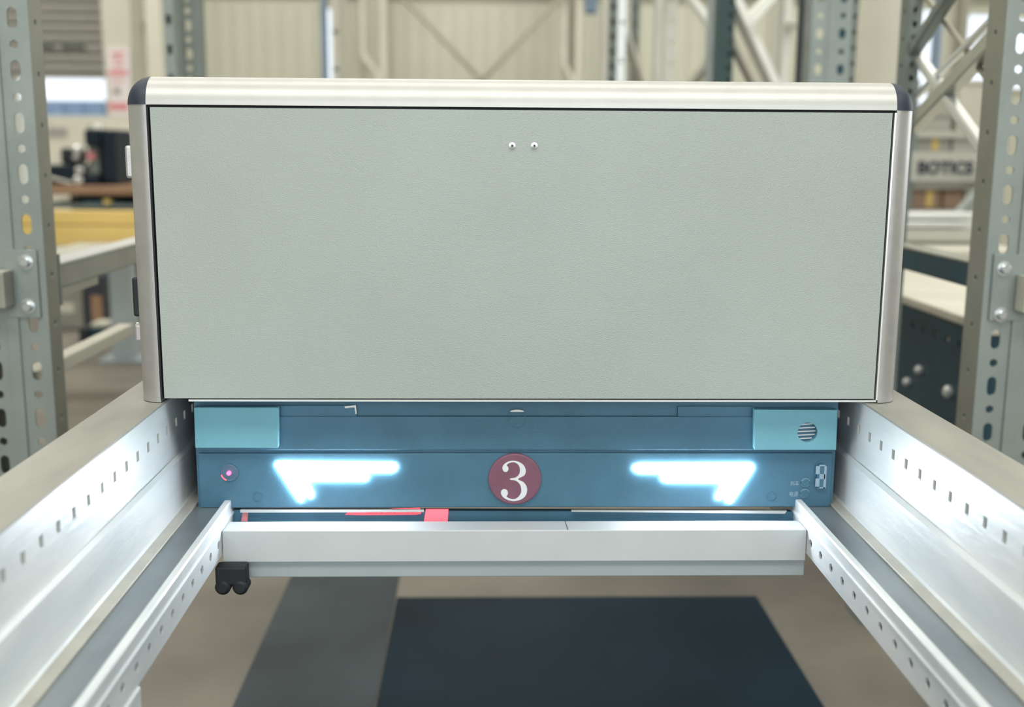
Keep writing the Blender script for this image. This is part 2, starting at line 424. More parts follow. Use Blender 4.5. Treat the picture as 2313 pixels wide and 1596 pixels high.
# small tabs on the upper fascia
def pr(px0, py0, px1, py1, Y, t): return fplate([(px0, py0), (px1, py0), (px1, py1), (px0, py1)], Y, t)
obj('cover_plate', pr(634, 914, 806, 941, YC, .004), 'chassis', ch); obj('cover_plate', pr(1530, 916, 1700, 944, YC, .004), 'chassis', ch)
obj('clip', fplate([(778, 917), (804, 914), (806, 934), (803, 934), (801, 919), (780, 921)], YC-.0042, .001), 'bright', ch)
cc = [(1160+16*math.cos(t), 930-5*max(0, math.sin(t))) for t in [math.pi*k/10 for k in range(11)]]
obj('push_tab', fplate([(p[0]+8, p[1]-1) for p in cc], YC-.0065, .002), 'bright', ch)
obj('round_cover', ring(bmesh.new(), (at(1168, 945, YC).x, YU, at(1168, 945, YC).z), .0115, .0108, .0004), 'chassis', ch)
# pale blue blocks
bl = obj('sensor_cover', fplate([(443, 915), (632, 915), (632, 1006), (446, 1006)], YC-.006, .012), 'cyan', sh, bevel=.001)
c = at(1825, 977, YC-.02); hole = circ(c.x, c.z, .0132)
br = obj('sensor_cover', fplate([(1700, 920), (1885, 921), (1882, 1010), (1700, 1010)], YC-.006, .012, [hole]), 'cyan', sh)
gr = obj('grille', disc(bmesh.new(), (c.x, YC-.0065, c.z), .0131, .003), 'chassis', br)
bm = bmesh.new()
for k in range(5):
    zz = c.z+(k-2)*.0048; hw = math.sqrt(.0125**2-((k-2)*.0048)**2)
    beam_pts(bm, (c.x-hw, YC-.011, zz-.0006), (c.x+hw, YC-.011, zz+.0006), .002, .0014)
obj('grille_bar', bm, 'numeral', gr)
# the lit arrows: raised white diffusers
def cpt(l, ox, oy, s): return [(ox+u*s, oy+v*s) for u, v in l]
s1 = 560/1986; s2 = 580/2057
AL = cpt([(924, 603), (928, 588), (945, 577), (1880, 588), (1900, 598), (1909, 622), (1895, 645), (1866, 662), (1058, 659), (1158, 868), (1150, 893), (1130, 899), (1112, 890)], 360, 880, s1)
AI = cpt([(1087, 690), (1090, 674), (1104, 668), (1655, 674), (1675, 684), (1680, 703), (1668, 722), (1650, 732), (1185, 730), (1236, 840), (1228, 865), (1212, 871), (1196, 862)], 360, 880, s1)
AR = cpt([(98, 627), (118, 607), (150, 594), (1050, 590), (1068, 600), (1077, 622), (1070, 640), (905, 890), (888, 908), (862, 908), (843, 893), (848, 872), (955, 676), (150, 669), (120, 652)], 1400, 880, s2)
ARI = cpt([(326, 712), (340, 695), (365, 684), (895, 681), (912, 690), (918, 708), (812, 872), (795, 883), (772, 876), (764, 862), (826, 745), (365, 741), (340, 732)], 1400, 880, s2)
for pair in ((AL, AI), (AR, ARI)):
    o = obj('arrow_light', fplate(pair[0], YF_, .0025), 'led', sh)
    o['label'] = 'glowing white double arrow pointing outwards'
    obj('inner_light_bar', fplate(pair[1], YF_, .0025), 'led', o)
# number badge
c = at(1163, 1082, YC-.008); rb = at(1223, 1082, YC-.008).x-c.x
bd = obj('number_badge', lathe(bmesh.new(), [(rb, 0), (rb, -.0022), (rb*.985, -.0035), (rb*.95, -.0040)], (c.x, YF_, c.z), n=64), 'badge', sh)
three = [(833, 628), (842, 600), (872, 577), (915, 566), (962, 575), (1002, 602), (1020, 643), (1008, 683), (958, 713),
 (1002, 738), (1027, 775), (1030, 812), (1015, 850), (980, 877), (930, 889), (880, 881), (838, 857), (821, 824), (830, 800), (851, 793), (871, 805), (877, 830), (866, 853),
 (890, 868), (925, 874), (958, 858), (980, 825), (983, 790), (972, 755), (942, 727), (897, 718), (897, 709), (940, 700), (967, 672), (973, 632), (957, 595), (922, 578), (885, 586), (868, 602),
 (879, 618), (880, 640), (866, 655), (845, 652)]
tp = [(at(900+u*s1, 880+v*s1, YC-.008).x, at(900+u*s1, 880+v*s1, YC-.008).z) for u, v in catmull(three, 4)]
obj('numeral_three', prism(bmesh.new(), tp, [], lambda u, v, w: Vector((u, YF_-.004-w, v)), .0006), 'numeral', bd)
# red indicator at the left
c = at(518, 1067, YF_)
il = obj('indicator_light', lathe(bmesh.new(), [(.0115, 0), (.0115, -.001), (.0105, -.0015), (.0095, -.0008), (.003, -.0008)], (c.x, YF_, c.z), n=32), 'chassis', sh)
obj('red_diode', lathe(bmesh.new(), [(.0028, 0), (.0028, -.003), (.0018, -.005), (.0005, -.0055)], (c.x, YF_-.0008, c.z), n=16), 'dot', il)
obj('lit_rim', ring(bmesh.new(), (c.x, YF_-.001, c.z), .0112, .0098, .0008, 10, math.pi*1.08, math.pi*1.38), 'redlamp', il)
# rocker switch, printed marks and buttons at the right
sw = obj('rocker_switch', pr(1844, 1050, 1865, 1103, YF_, .0035), 'chassis', sh)
bm = bmesh.new()
def addpx(bm, q, Y, t):
    a = at(q[0], q[1], Y); b = at(q[2], q[3], Y); box(bm, a.x, b.x, Y-t, Y, b.z, a.z)
for q in ((1843, 1052, 1851, 1070), (1842, 1080, 1850, 1098), (1851, 1070, 1863, 1081), (1851, 1049, 1864, 1052), (1862, 1052, 1864.5, 1102), (1851, 1099.5, 1863, 1102)): addpx(bm, q, YF_-.0035, .001)
obj('switch_marking', bm, 'mark', sw)
for px, py, s in ((1819, 1089, '刹车'), (1817, 1113, '电源')):
    c = at(px, py, YF_)
    bt = obj('push_button', lathe(bmesh.new(), [(.0052, 0), (.0052, -.002), (.0044, -.0028), (.001, -.0028)], (c.x, YF_, c.z)), 'chassis', sh)
    rg = ring(bmesh.new(), (c.x, YF_-.0005, c.z), .0061, .0054, .0006, 12, .35, 2.8); ring(rg, (c.x, YF_-.0005, c.z), .0061, .0054, .0006, 12, 3.5, 5.9)
    obj('button_ring', rg, 'mark', bt)
    c2 = at(px-24, py+2, YF_); text('printed_text', s, 'mark', sh, (c2.x, YF_, c2.z), .0068, .0115, .0004, .004)
# round cover plugs and seams on the lower fascia
for px, py in ((581, 1122), (1744, 1121)):
    c = at(px, py, YF_); obj('cover_plug', ring(bmesh.new(), (c.x, YF_, c.z), .0065, .0056, .0006), 'chassis', ch)
# skirt below the fascia, between the tracks
sk = obj('skirt', fplate([(530, 1146), (1800, 1150), (1796, 1186), (522, 1184)], YC+.012, .01), 'chassis', sh)
a = at(532, 1152, YC+.002); b = at(905, 1152, YC)
obj('skirt_ledge', fplate([(545, 1147.5), (958, 1147.5), (958, 1153), (545, 1154)], YC+.002, .006), 'bright', sk)  # bright metal here paints the LED highlight along the ledge
obj('skirt_ledge', fplate([(1290, 1149), (1775, 1150.5), (1770, 1156.5), (1290, 1152)], YC+.002, .006), 'bright', sk)
lab = obj('warning_label', fplate([(790, 1153), (818, 1149), (949, 1146), (951, 1159), (940, 1161), (820, 1162), (780, 1161)], YC+.002, .0015), 'redlabel', sk)
lab['label'] = 'small red lit label strip with dark lettering'
c = at(888, 1155, YC); text('label_lettering', 'LDSW LMRW LMRW LMSW', 'redink', lab, (c.x, YC+.0005, c.z), .0046, at(942, 1155, YC).x-at(830, 1155, YC).x, .0004)
obj('warning_light', fplate([(962, 1149), (1013, 1149), (1011, 1176), (958, 1176)], YC+.002, .003), 'redlamp', sk)
obj('side_marker', fplate([(550, 1150), (561, 1150), (560, 1176), (545, 1176)], YC+.002, .002), 'red', sk)

# ================================================================== GUIDE RAILS
ZF, ZS, ZL, ZLB = CAMZ-.316, CAMZ-.4655, CAMZ-.455, CAMZ-.5055
Y0, Y1 = .22, 4.2
WX = {-1: -.3996, 1: .4889}; LX = {-1: -.330, 1: .4185}
wheelz = .043
for s in (-1, 1):
    side = 'left' if s < 0 else 'right'
    W_, L_ = WX[s], LX[s]
    gr_ = thing('guide_rail', ('bright galvanised guide rail with square holes, on the %s of the shuttle' % side), 'rail', (W_, Y0, ZS))
    # web: plate with square holes
    holes = []
    # hole pitch read off the photograph
    y = .407 if s > 0 else .40
    while y < Y1-.05:
        holes.append([(y-.0045, CAMZ-.352-.006), (y+.0045, CAMZ-.352-.006), (y+.0045, CAMZ-.352+.006), (y-.0045, CAMZ-.352+.006)]); y += .041
    bm = bmesh.new()
    zc = CAMZ-.395
    prism(bm, [(Y0, zc), (Y1, zc), (Y1, ZF), (Y0, ZF)], holes, lambda u, v, w: Vector((W_+s*w, u, v)), .003)
    # crease in the web and lower half set slightly inwards
    prof = [(W_, zc), (W_-s*.003, zc-.004), (W_-s*.003, ZS+.006), (W_-s*.006, ZS+.002)]
    extrude_path(prof if s > 0 else prof, Y0, Y1, .0025*(-s), bm)
    prof = [(W_+s*.003, ZF), (W_+s*.066, ZF), (W_+s*.069, ZF-.003), (W_+s*.069, ZF-.07)]  # outer leg lengthened to keep the web holes dark
    obj('web', bm, 'galv', gr_)
    obj('top_flange', extrude_path([(W_-s*.0005, ZF+.0)]+prof, Y0, Y1, .0025*(1 if s > 0 else -1)), 'dull', gr_)
    # running surface
    obj('track', B(min(W_-s*.004, L_+s*.012), max(W_-s*.004, L_+s*.012), Y0, Y1, ZS-.003, ZS), 'galv_track', gr_)
    # flat strip lying along the foot of the web
    xs = sorted((W_-s*.0065, W_-s*.022)); obj('wear_strip', B(xs[0], xs[1], Y0, 1.55, ZS, ZS+.0035), 'strip', gr_, bevel=.001)
    # lip: raised bead and downward face with holes
    bm = bmesh.new()
    prof = [(L_+s*.012, ZS-.002), (L_+s*.010, ZL-.002), (L_+s*.008, ZL), (L_+s*.001, ZL), (L_, ZL-.002)]
    extrude_path(prof, Y0, Y1, .0022*(1 if s > 0 else -1), bm)
    holes = []; y = .29
    while y < Y1-.05:
        zz = CAMZ-.489; holes.append(slot(y, zz, .013, .010, 3)); y += .042
    prism(bm, [(Y0, ZLB), (Y1, ZLB), (Y1, ZL-.002), (Y0, ZL-.002)], holes, lambda u, v, w: Vector((L_+s*w, u, v)), .0024)
    xs = sorted((L_, L_+s*.016)); box(bm, xs[0], xs[1], Y0, Y1, ZLB-.0024, ZLB)
    xs = sorted((L_+s*.0160, L_+s*.018)); box(bm, xs[0], xs[1], Y0, Y1, ZLB-.0024, ZS-.0031)  # inner plate added so the lip holes stay dark
    beam_pts(bm, (L_-s*.001, Y0, ZL-.018), (L_-s*.001, Y1, ZL-.018), .002, .003)
    obj('lip', bm, 'galv', gr_)
# wheels on the tracks (under the box, behind the fascia)
for s in (-1, 1):
    for y in (YC+.09, YC+.60):
        xw = (WX[s]+LX[s])/2+.0
        xa_ = (cx0-.001) if s < 0 else (cx1+.001)
        w = obj('wheel', lathe(bmesh.new(), [(.03, 0), (.035, .002), (.035, .010), (.03, .012)], (xa_-(.012 if s < 0 else 0), y, ZS+.0352), 'x', 28), 'black', sh)
# ================================================================== CROSS BEAM below the tracks
YX = 1.356; za = at(1150, 1197, YX).z
xa_, xb_ = LX[-1]+.0005, LX[1]-.0005
cb = thing('cross_beam', 'white painted beam spanning between the two guide rails in front of the shuttle', 'beam', ((xa_+xb_)/2, YX, za-.065))
zl = at(1150, 1268, YX).z; zll = at(1150, 1306, YX).z
obj('beam_body', B(xa_, xb_, YX, YX+.036, zl, za), 'white', cb, bevel=.0012)
obj('bottom_channel', B(xa_+.012, xb_+.001, YX+.006, YX+.045, zll, zl-.0003), 'beamgrey', cb, bevel=.0015)
c = at(1283, 1187, YX)
obj('joint_seam', beam_pts(bmesh.new(), (c.x, YX+.001, za+.0001), (c.x-.001, YX+.035, za+.0001), .0006, .0006), 'ink', cb)
c = at(520, 1290, YX-.02)
cl = thing('beam_clamp', 'dark double lobed clamp hanging under the left end of the white cross beam', 'clamp', (c.x, YX-.02, zll))
for dx in (-.010, .012):
    obj('clamp_lobe', lathe(bmesh.new(), [(.006, -.012), (.0098, -.009), (.0098, .009), (.006, .012)], (c.x+dx, YX-.012, at(520, 1312, YX).z), n=20), 'black', cl)
obj('clamp_plate', B(c.x-.019, c.x+.02, YX-.022, YX-.0005, at(520, 1308, YX).z, at(520, 1266, YX).z), 'black', cl, bevel=.003)

# ================================================================== POSTS AND RACK STEEL
def upright(label, x0, x1, Y, depth, z0, z1, m='post', pitch=.088, cols=2, hw=.017, hh=.036, small=.016, group=None, sidem=None, colpos=None, name='rack_upright', lip=True, zoff=0., foot=True):
    """open omega upright: perforated front face, side flanges, returns and a foot plate"""
    t = thing(name, label, 'rack post', ((x0+x1)/2, Y, z0), group)
    w = x1-x0; bm = bmesh.new()
    xs = colpos or ([x0+w*.5] if cols == 1 else [x0+w*.22, x0+w*.78])
    if colpos: xs = [x0+w*q for q in colpos]
    zc = z0+.09+zoff; za_ = z0
    while za_ < z1-1e-6:
        holes = []; zb_ = zc
        for k in range(3):
            if zc > z1-.06-pitch: break
            for xc in xs:
                holes.append(slot(xc, zc, hw, hh, 4))
                if small: holes.append(slot(xc, zc+pitch/2, small, small*.999, 3))
            zc += pitch
        zb_ = zc-pitch*.25 if holes else z1
        prism(bm, [(x0, za_), (x1, za_), (x1, zb_), (x0, zb_)], holes, lambda u, v, w_: Vector((u, Y+w_, v)), .003)
        za_ = zb_
    if cols == 2: beam_pts(bm, ((x0+x1)/2, Y-.0015, z0+.001), ((x0+x1)/2, Y-.0015, z1-.001), w*.16, .006)
    obj('front_face', bm, m, t)
    for xs_, sg in ((x0, 1), (x1, -1)):
        bm = bmesh.new(); za_ = z0; ph_ = max(pitch, .06)
        while za_ < z1-1e-6:
            zb_ = min(za_+ph_*4, z1); hs = []
            if zb_ < z1: hs = [slot(Y+depth*.55, za_+ph_*(k+.5), .012, .012*.999, 3) for k in range(4)]
            prism(bm, [(Y+.003, za_), (Y+depth, za_), (Y+depth, zb_), (Y+.003, zb_)], hs, lambda u, v, w_: Vector((xs_+sg*w_, u, v)), .003)
            za_ = zb_
        if lip: bm = box(bm, min(xs_, xs_+sg*.02), max(xs_, xs_+sg*.02), Y+depth, Y+depth+.003, z0, z1)
        obj('side_flange', bm, sidem or m, t)
    if foot:
        obj('foot_plate', B(x0-.03, x1+.03, Y-.03, Y+depth+.03, z0-.0, z0+.006), m, t)
    return t
def bolt(par, c, r=.009, axis='y'):
    b = obj('bolt', lathe(bmesh.new(), [(r*1.5, 0), (r*1.5, -.002), (r, -.0021), (r, -.009), (r*.8, -.0105)], c, n=6 if False else 18), 'zinc', par)
    return b
YP = 2.0
PL, PR = -.779, .917
upright('grey green perforated upright left of the shuttle, beam bolted on at mid height', PL-.125, PL, YP, .055, 0, 3.1, 'post', zoff=.046, sidem='beam')
upright('grey green perforated upright right of the shuttle, cream beam bolted on', PR, PR+.135, YP, .07, 0, 3.1, 'post', zoff=.02, sidem='beam')
# stub beams running outwards with end connectors
for s in (-1, 1):
    xi = PL if s < 0 else PR
    cL = at(60, 640, YP) if s < 0 else at(2270, 655, YP)
    zt = (at(20, 610, YP) if s < 0 else at(2300, 622, YP)).z; zb = (at(20, 690, YP) if s < 0 else at(2300, 700, YP)).z
    xo = xi+s*1.6
    t = thing('rack_beam', 'grey load beam bolted to the outer side of the %s near upright' % ('left' if s < 0 else 'right'), 'rack beam', (xi+s*.06, YP-.02, zb))
    xa2, xb2 = sorted((xi+s*.055, xo))
    obj('beam_body', B(xa2, xb2, YP-.047, YP-.007, zb, zt), 'beam' if s < 0 else 'lightpost', t, bevel=.003)
    obj('beam_top', B(xa2, xb2, YP-.045, YP-.009, zt, zt+.002), 'lightpost', t)
    pz1 = at(60, 563, YP).z; pz0 = at(60, 712, YP).z
    xa3, xb3 = sorted((xi+s*.012, xi+s*.07))
    cpn = obj('end_connector', B(xa3, xb3, YP-.006, YP-.0005, pz0-.004, pz1), 'post', t, bevel=.0015)
    for q in (((57, 592), (62, 692)) if s < 0 else ((2270, 607), (2263, 711))):
        c = at(q[0], q[1], YP-.01); bolt(cpn, (c.x, YP-.006, c.z))
# tie beams running away behind each near upright
for s in (-1, 1):
    X = PL-.004 if s < 0 else PR+.03
    if s < 0: zt, zb = at(105, 600, YP+.06).z, at(110, 655, YP+.06).z
    else: zt, zb = at(2210, 640, YP+.1).z+.035, at(2210, 640, YP+.1).z-.012
    xx = sorted((X, X+s*.05))
    t = thing('tie_beam', '%s tie beam running back from the %s near upright' % (('shiny topped grey') if s < 0 else 'dark green grey', 'left' if s < 0 else 'right'), 'tie beam', (X, YP+.2, zb))
    obj('beam_body', B(xx[0], xx[1], YP+.075, 4.25, zb, zt), 'beam' if s < 0 else 'teal', t, bevel=.004)
    obj('top_sheet', B(xx[0]-.002, xx[1]+.002, YP+.08, 4.25, zt, zt+.004), 'bright' if s < 0 else 'beam', t)
    bolt(obj('end_plate', B(xx[0]-.001, xx[1]+.001, YP+.0735, YP+.08, zb-.03, zt+.02), 'post', t), ((xx[0]+xx[1])/2, YP+.0735, (zb+zt)/2), .008)
# far ends carried by uprights out of the sharp zone
upright('slim olive upright carrying the far end of the left tie beam', PL-.075, PL-.0, 4.255, .06, 0, 1.0, 'post2')
upright('slim olive upright carrying the far end of the right tie beam', PR+.02, PR+.095, 4.255, .06, 0, 1.0, 'post2')
# lower, lighter bars seen under the left tie beam
def ybar(label, p0, p1, w, h, m, name='side_bar'):
    a = at(p0[0], p0[1], 2.2); Yb = 2.2*(1090-p0[0])/(1090-p1)
    o = obj(name, beam_pts(bmesh.new(), (a.x, YP+.059, a.z), (a.x, Yb, a.z), w, h), m, bevel=.003); tag(o, label, 'bar'); return o
# bracket carrying the left rail near the camera
c = at(300, 1540, .95)
bx = LX[-1]-.005
t = thing('rail_bracket', 'silver bracket with a round bolt head standing under the near end of the left rail', 'bracket', (-.352, .93, 0))
obj('bracket_post', B(-.385, -.335, .95, 1.0, 0, ZLB-.03), 'galv', t, bevel=.003)
obj('bracket_plate', B(-.395, -.3275, .945, 1.005, ZLB-.03, ZLB-.0028), 'galv', t, bevel=.002)
b_ = obj('bolt', lathe(bmesh.new(), [(.011, 0), (.011, -.003), (.008, -.0032), (.0075, -.009), (.004, -.012)], (-.357, .945, ZLB-.018), n=20), 'bright', t)
obj('bracket_foot', B(-.41, -.31, .90, 1.04, 0, .006), 'galv', t)
# rest of the rail supports, at each rail, further back
for s in (-1, 1):
    X = LX[s]+s*.03
    t = thing('support_leg', 'galvanised leg holding up the %s guide rail behind the shuttle' % ('left' if s < 0 else 'right'), 'support leg', (X, 4.1, 0))
    obj('leg_tube', B(X-.02, X+.02, 4.1, 4.14, .006, ZLB-.0028), 'galv', t); obj('foot_plate', B(X-.05, X+.05, 4.07, 4.17, 0, .006), 'galv', t)
    if s > 0:
        t = thing('support_leg', 'galvanised leg holding up the right guide rail near the camera', 'support leg', (X, .5, 0))
        obj('leg_tube', B(X-.02, X+.02, .5, .54, .006, ZLB-.0028), 'galv', t); obj('foot_plate', B(X-.05, X+.05, .47, .57, 0, .006), 'galv', t)
# shade on the floor under the track, painted as thin dark sheets
def groundpx(px, py):
    w = M @ Vector((px-CX, py-CY, F)); return w*(CAMZ/-w.z)
g = groundpx(1700, 1310).x; g2 = groundpx(905, 1310).x
tag(obj('floor_shade', B(-.22, .72, -1.0, groundpx(1200, 1352).y, .0005, .006), 'mat'), 'dark blue black painted shade on the floor between the rails', 'painted shade')
tag(obj('floor_shade', B(-.52, -.225, -1.0, 4.5, .0005, .004), 'grey_shade'), 'slim grey painted shade on the floor left of the dark one', 'painted shade')

# ================================================================== BACKGROUND, LEFT
# pillar with the notice
a = at(226, 0, 12.6); b = at(292, 0, 12.6)
pil = thing('wall_pillar', 'cream square pillar right of the shutter door with a pink notice on it', 'pillar', ((a.x+b.x)/2, 12.6, 0))
obj('pillar_shaft', B(a.x, b.x, 12.6, 13.0, 0, 6.5), 'pillar', pil, bevel=.01)
obj('conduit', tube(bmesh.new(), [((a.x+b.x)/2, 12.57, 2.9), ((a.x+b.x)/2, 12.57, 6.5)], .02, 8), 'lightpost', pil)
r = rectpx(236, 106, 296, 262, 12.5)
no = thing('notice_board', 'white notice with faded red marks on the pillar by the shutter', 'notice', ((r[0]+r[2])/2, 12.5, r[1]))
obj('notice_sheet', B(r[0], r[2], 12.55, 12.57, r[1], r[3]), 'paper', no)
def pxbox(name, q, Y, t, m, par):
    w = rectpx(q[0], q[1], q[2], q[3], Y); return obj(name, B(w[0], w[2], Y-t, Y, w[1], w[3]), m, par)
for q in ((246, 158, 288, 170), (250, 118, 282, 124), (246, 232, 290, 248), (252, 180, 280, 184)): pxbox('red_band', q, 12.549, .004, 'red', no)
bm = ring(bmesh.new(), (at(264, 138, 12.5).x, 12.548, at(264, 138, 12.5).z), .055, .035, .004, 16)
obj('notice_emblem', bm, 'red', no)
pxbox('notice_mark', (256, 198, 272, 212), 12.549, .004, 'rod', no)
# columns between the pillar and the first upright
for i, (xa2, xb2, Y, lab_) in enumerate(((302, 322, 13.2, 'narrow cream wall column right of the notice pillar, with a small bracket'), (326, 362, 12.0, 'wide pale cream column just left of the first grey upright'))):
    a = at(xa2, 0, Y); b = at(xb2, 0, Y)
    t = thing('wall_column', lab_, 'column', ((a.x+b.x)/2, Y, 0)); bm = B(a.x, b.x, Y, Y+.02, 0, 6.4)
    box(bm, a.x, b.x, Y+.18, Y+.2, 0, 6.4); box(bm, (a.x+b.x)/2-.01, (a.x+b.x)/2+.01, Y+.02, Y+.18, 0, 6.4)
    obj('column_section', bm, 'pillar', t)
    if i == 0:
        pxbox('bracket', (296, 38, 340, 52), Y-.005, .1, 'pillar', t); pxbox('junction_box', (296, 54, 326, 78), Y-.005, .09, 'rod', t)
# bench with machine
YBn = 7.6
a = at(60, 428, YBn); b = at(330, 428, YBn)
bn = thing('work_bench', 'brown topped work bench left behind the shuttle carrying dark machinery', 'work bench', ((a.x+b.x)/2, YBn, 0))
zt = at(200, 420, YBn).z; zb = at(200, 440, YBn).z
obj('bench_top', B(a.x, b.x+.4, YBn, YBn+.8, zb, zt), 'wood', bn, bevel=.006)
for x in (a.x+.03, b.x+.3):
    for y in (YBn+.04, YBn+.7): obj('leg', B(x, x+.06, y, y+.06, 0, zb), 'post2', bn)
obj('back_panel', B(a.x+.02, b.x+.38, YBn+.76, YBn+.775, .2, zb-.002), 'blackm', bn)
# machines on the bench
def bz(px, py): c = at(px, py, YBn+.2); return c.x, c.z
mc = thing('bench_drill', 'dark grey machine head with silver knobs on the brown bench', 'machine', (bz(207, 420)[0], YBn+.3, zt))
def lump(par, name, q, Y, d, m, bev=.015, rest=False):
    w = rectpx(*q, Y); z0 = zt+.0005 if rest else w[1]
    return obj(name, B(w[0], w[2], Y, Y+d, z0, w[3]), m, par, bevel=bev)
lump(mc, 'machine_base', (184, 395, 224, 420), YBn+.2, .3, 'blackm', rest=True)
lump(mc, 'machine_column', (196, 320, 226, 396), YBn+.25, .2, 'post2'); lump(mc, 'machine_head', (188, 292, 224, 330), YBn+.15, .3, 'blackm')
obj('head_cap', lathe(bmesh.new(), [(.055, 0), (.06, .02), (.045, .05), (.02, .06)], (*bz(206, 296)[:1], YBn+.3, bz(206, 296)[1]), 'z'), 'brace', mc)
for px, py, rr in ((176, 338, .03), (181, 385, .028), (178, 410, .032), (173, 355, .02)):
    x_, z_ = bz(px, py); obj('silver_knob', lathe(bmesh.new(), [(rr*.5, .02), (rr, .0), (rr, -.02), (rr*.6, -.035)], (x_, YBn+.2, max(z_, zt+rr)), n=16), 'bright', mc)
pxb = bz(203, 352); obj('gauge', disc(bmesh.new(), (pxb[0], YBn+.24, pxb[1]), .03, .02), 'red', mc)
cab = thing('dark_cabinet', 'tall black cabinet on the brown bench beside the corner of the shuttle', 'cabinet', (bz(245, 420)[0], YBn+.3, zt))
lump(cab, 'cabinet_body', (226, 292, 266, 420), YBn+.2, .4, 'blackm', .02, True); lump(cab, 'cabinet_door', (230, 300, 262, 405), YBn+.185, .012, 'blackm', .004)
cas = thing('tool_case', 'low black tool case at the left end of the bench', 'tool case', (bz(145, 420)[0], YBn+.3, zt))
lump(cas, 'case_body', (98, 372, 165, 420), YBn+.2, .4, 'blackm', .02, True); lump(cas, 'case_lid', (134, 334, 165, 371), YBn+.25, .3, 'black', .02)
x_, z_ = bz(130, 400)
tag(obj('metal_rod', tube(bmesh.new(), [Vector((bz(98, 392)[0], YBn+.1, bz(98, 392)[1])), Vector((bz(175, 412)[0], YBn+.1, zt+.012))], .011, 8), 'brace'), 'silver rod leaning across the front of the tool case', 'rod')
tag(obj('paper_stack', B(bz(170, 0)[0], bz(250, 0)[0], YBn+.1, YBn+.5, at(200, 478, YBn).z+.05, at(200, 456, YBn).z), 'cyan', bevel=.01), 'pale crate on the shelf under the bench top', 'crate')
obj('bench_shelf', B(a.x+.03, b.x+.36, YBn+.05, YBn+.7, at(200, 478, YBn).z+.02, at(200, 478, YBn).z+.0495), 'post2', bn)
tag(obj('yellow_carton', B(bz(228, 0)[0], bz(242, 0)[0], YBn+.02, YBn+.098, at(200, 478, YBn).z+.05, at(200, 450, YBn).z), 'yellow'), 'small yellow carton before the pale crate', 'carton')
# wall clutter behind the bench: a pale sheet board
r = rectpx(88, 262, 232, 345, 11)
pb = thing('pale_board', 'cream board with a grey panel standing behind the bench', 'board', ((r[0]+r[2])/2, 11, 0))
obj('board_sheet', B(r[0], r[2]+.3, 11, 11.04, 0, r[3]), 'outc', pb); pxbox('grey_label', (108, 288, 152, 306), 10.999, .01, 'shutter', pb)
# yellow double beam
Yy = 5.6
a = at(104, 475, Yy); b = at(330, 475, Yy)
yb = thing('yellow_beam', 'yellow painted double beam running sideways behind the left upright', 'beam', ((a.x+b.x)/2, Yy, at(100, 556, Yy).z))
z1_, z2_, z3_ = at(200, 476, Yy).z, at(200, 509, Yy).z, at(200, 555, Yy).z
obj('upper_flange', B(a.x-.30, b.x+.5, Yy, Yy+.08, z2_+.003, z1_), 'yellow', yb, bevel=.006); obj('lower_flange', B(a.x-.30, b.x+.5, Yy-.015, Yy+.08, z3_, z2_-.003), 'yellow', yb, bevel=.006)
obj('beam_core', B(a.x-.29, b.x+.48, Yy+.012, Yy+.07, z2_-.004, z2_+.004), 'rod', yb)
for x in (a.x-.28, b.x+.4): obj('leg', B(x, x+.08, Yy, Yy+.07, 0, z3_), 'post2', yb)
pl_ = thing('grey_platform', 'light grey platform under the yellow beam', 'platform', (a.x, 4.9, 0))
zz = at(200, 592, 4.9).z; obj('platform_top', B(at(20, 0, 4.9).x, at(400, 0, 4.9).x, 4.9, 5.55, zz, at(200, 575, 4.9).z-.0), 'board', pl_, bevel=.005)
for x in (at(22, 0, 4.9).x, at(380, 0, 4.9).x): obj('leg', B(x, x+.05, 5.0, 5.05, 0, zz), 'post2', pl_)
# grey post and dark things under the tie beam, all standing on the floor
def fy(px, py): return groundpx(px, py).y
Y_ = fy(265, 815); a = at(243, 600, Y_); b = at(292, 600, Y_)
gp = thing('grey_post', 'plain pale grey post beside the lower left edge of the shuttle', 'post', ((a.x+b.x)/2, Y_, 0))
obj('post_shaft', B(a.x, b.x, Y_, Y_+.12, .012, at(260, 590, Y_).z), 'beamgrey', gp, bevel=.004); obj('base_plate', B(a.x-.06, b.x+.06, Y_-.06, Y_+.18, 0, .012), 'beamgrey', gp)
ybar('cream bar running back under the left tie beam, upper of two', (122, 658), 208, .03, .022, 'lightpost')
ybar('cream bar running back above the floor on the left, lower of two', (128, 822), 288, .035, .028, 'lightpost')
Y_ = fy(150, 742); a = at(118, 612, Y_); b = at(182, 612, Y_)
bn2 = thing('grey_crate', 'grey green crate between the two cream bars', 'crate', (a.x, Y_, 0))
obj('crate_body', B(a.x, b.x, Y_, Y_+.35, .0, a.z), 'beam', bn2, bevel=.008); pxbox('crate_label', (132, 684, 168, 706), Y_-.0005, .004, 'lightpost', bn2)
Y_ = fy(215, 742); a = at(186, 625, Y_); b = at(238, 745, Y_)
bn3 = thing('brown_carton', 'dark brown carton standing behind the pale grey post', 'carton', (a.x, Y_, 0))
obj('carton_body', B(a.x, b.x, Y_, Y_+.35, 0, a.z), 'ink', bn3, bevel=.004); obj('carton_front', B(a.x+.05, b.x-.01, Y_-.012, Y_-.001, .04, a.z-.12), 'wood', bn3)
Y_ = fy(200, 776); a = at(176, 740, Y_); b = at(244, 730, Y_)
bt_ = thing('tool_trolley', 'low black trolley with a pale tray on the floor by the grey post', 'trolley', (a.x, Y_, 0))
xm = at(200, 740, Y_).x
obj('trolley_box', B(a.x, xm, Y_, Y_+.2, .0, a.z), 'black', bt_, bevel=.012); obj('trolley_frame', B(xm+.001, b.x, Y_+.02, Y_+.2, .02, b.z-.03), 'teal', bt_, bevel=.008)
obj('tray', B(xm+.004, b.x-.02, Y_+.03, Y_+.19, b.z-.029, b.z-.005), 'lightpost', bt_, bevel=.004)
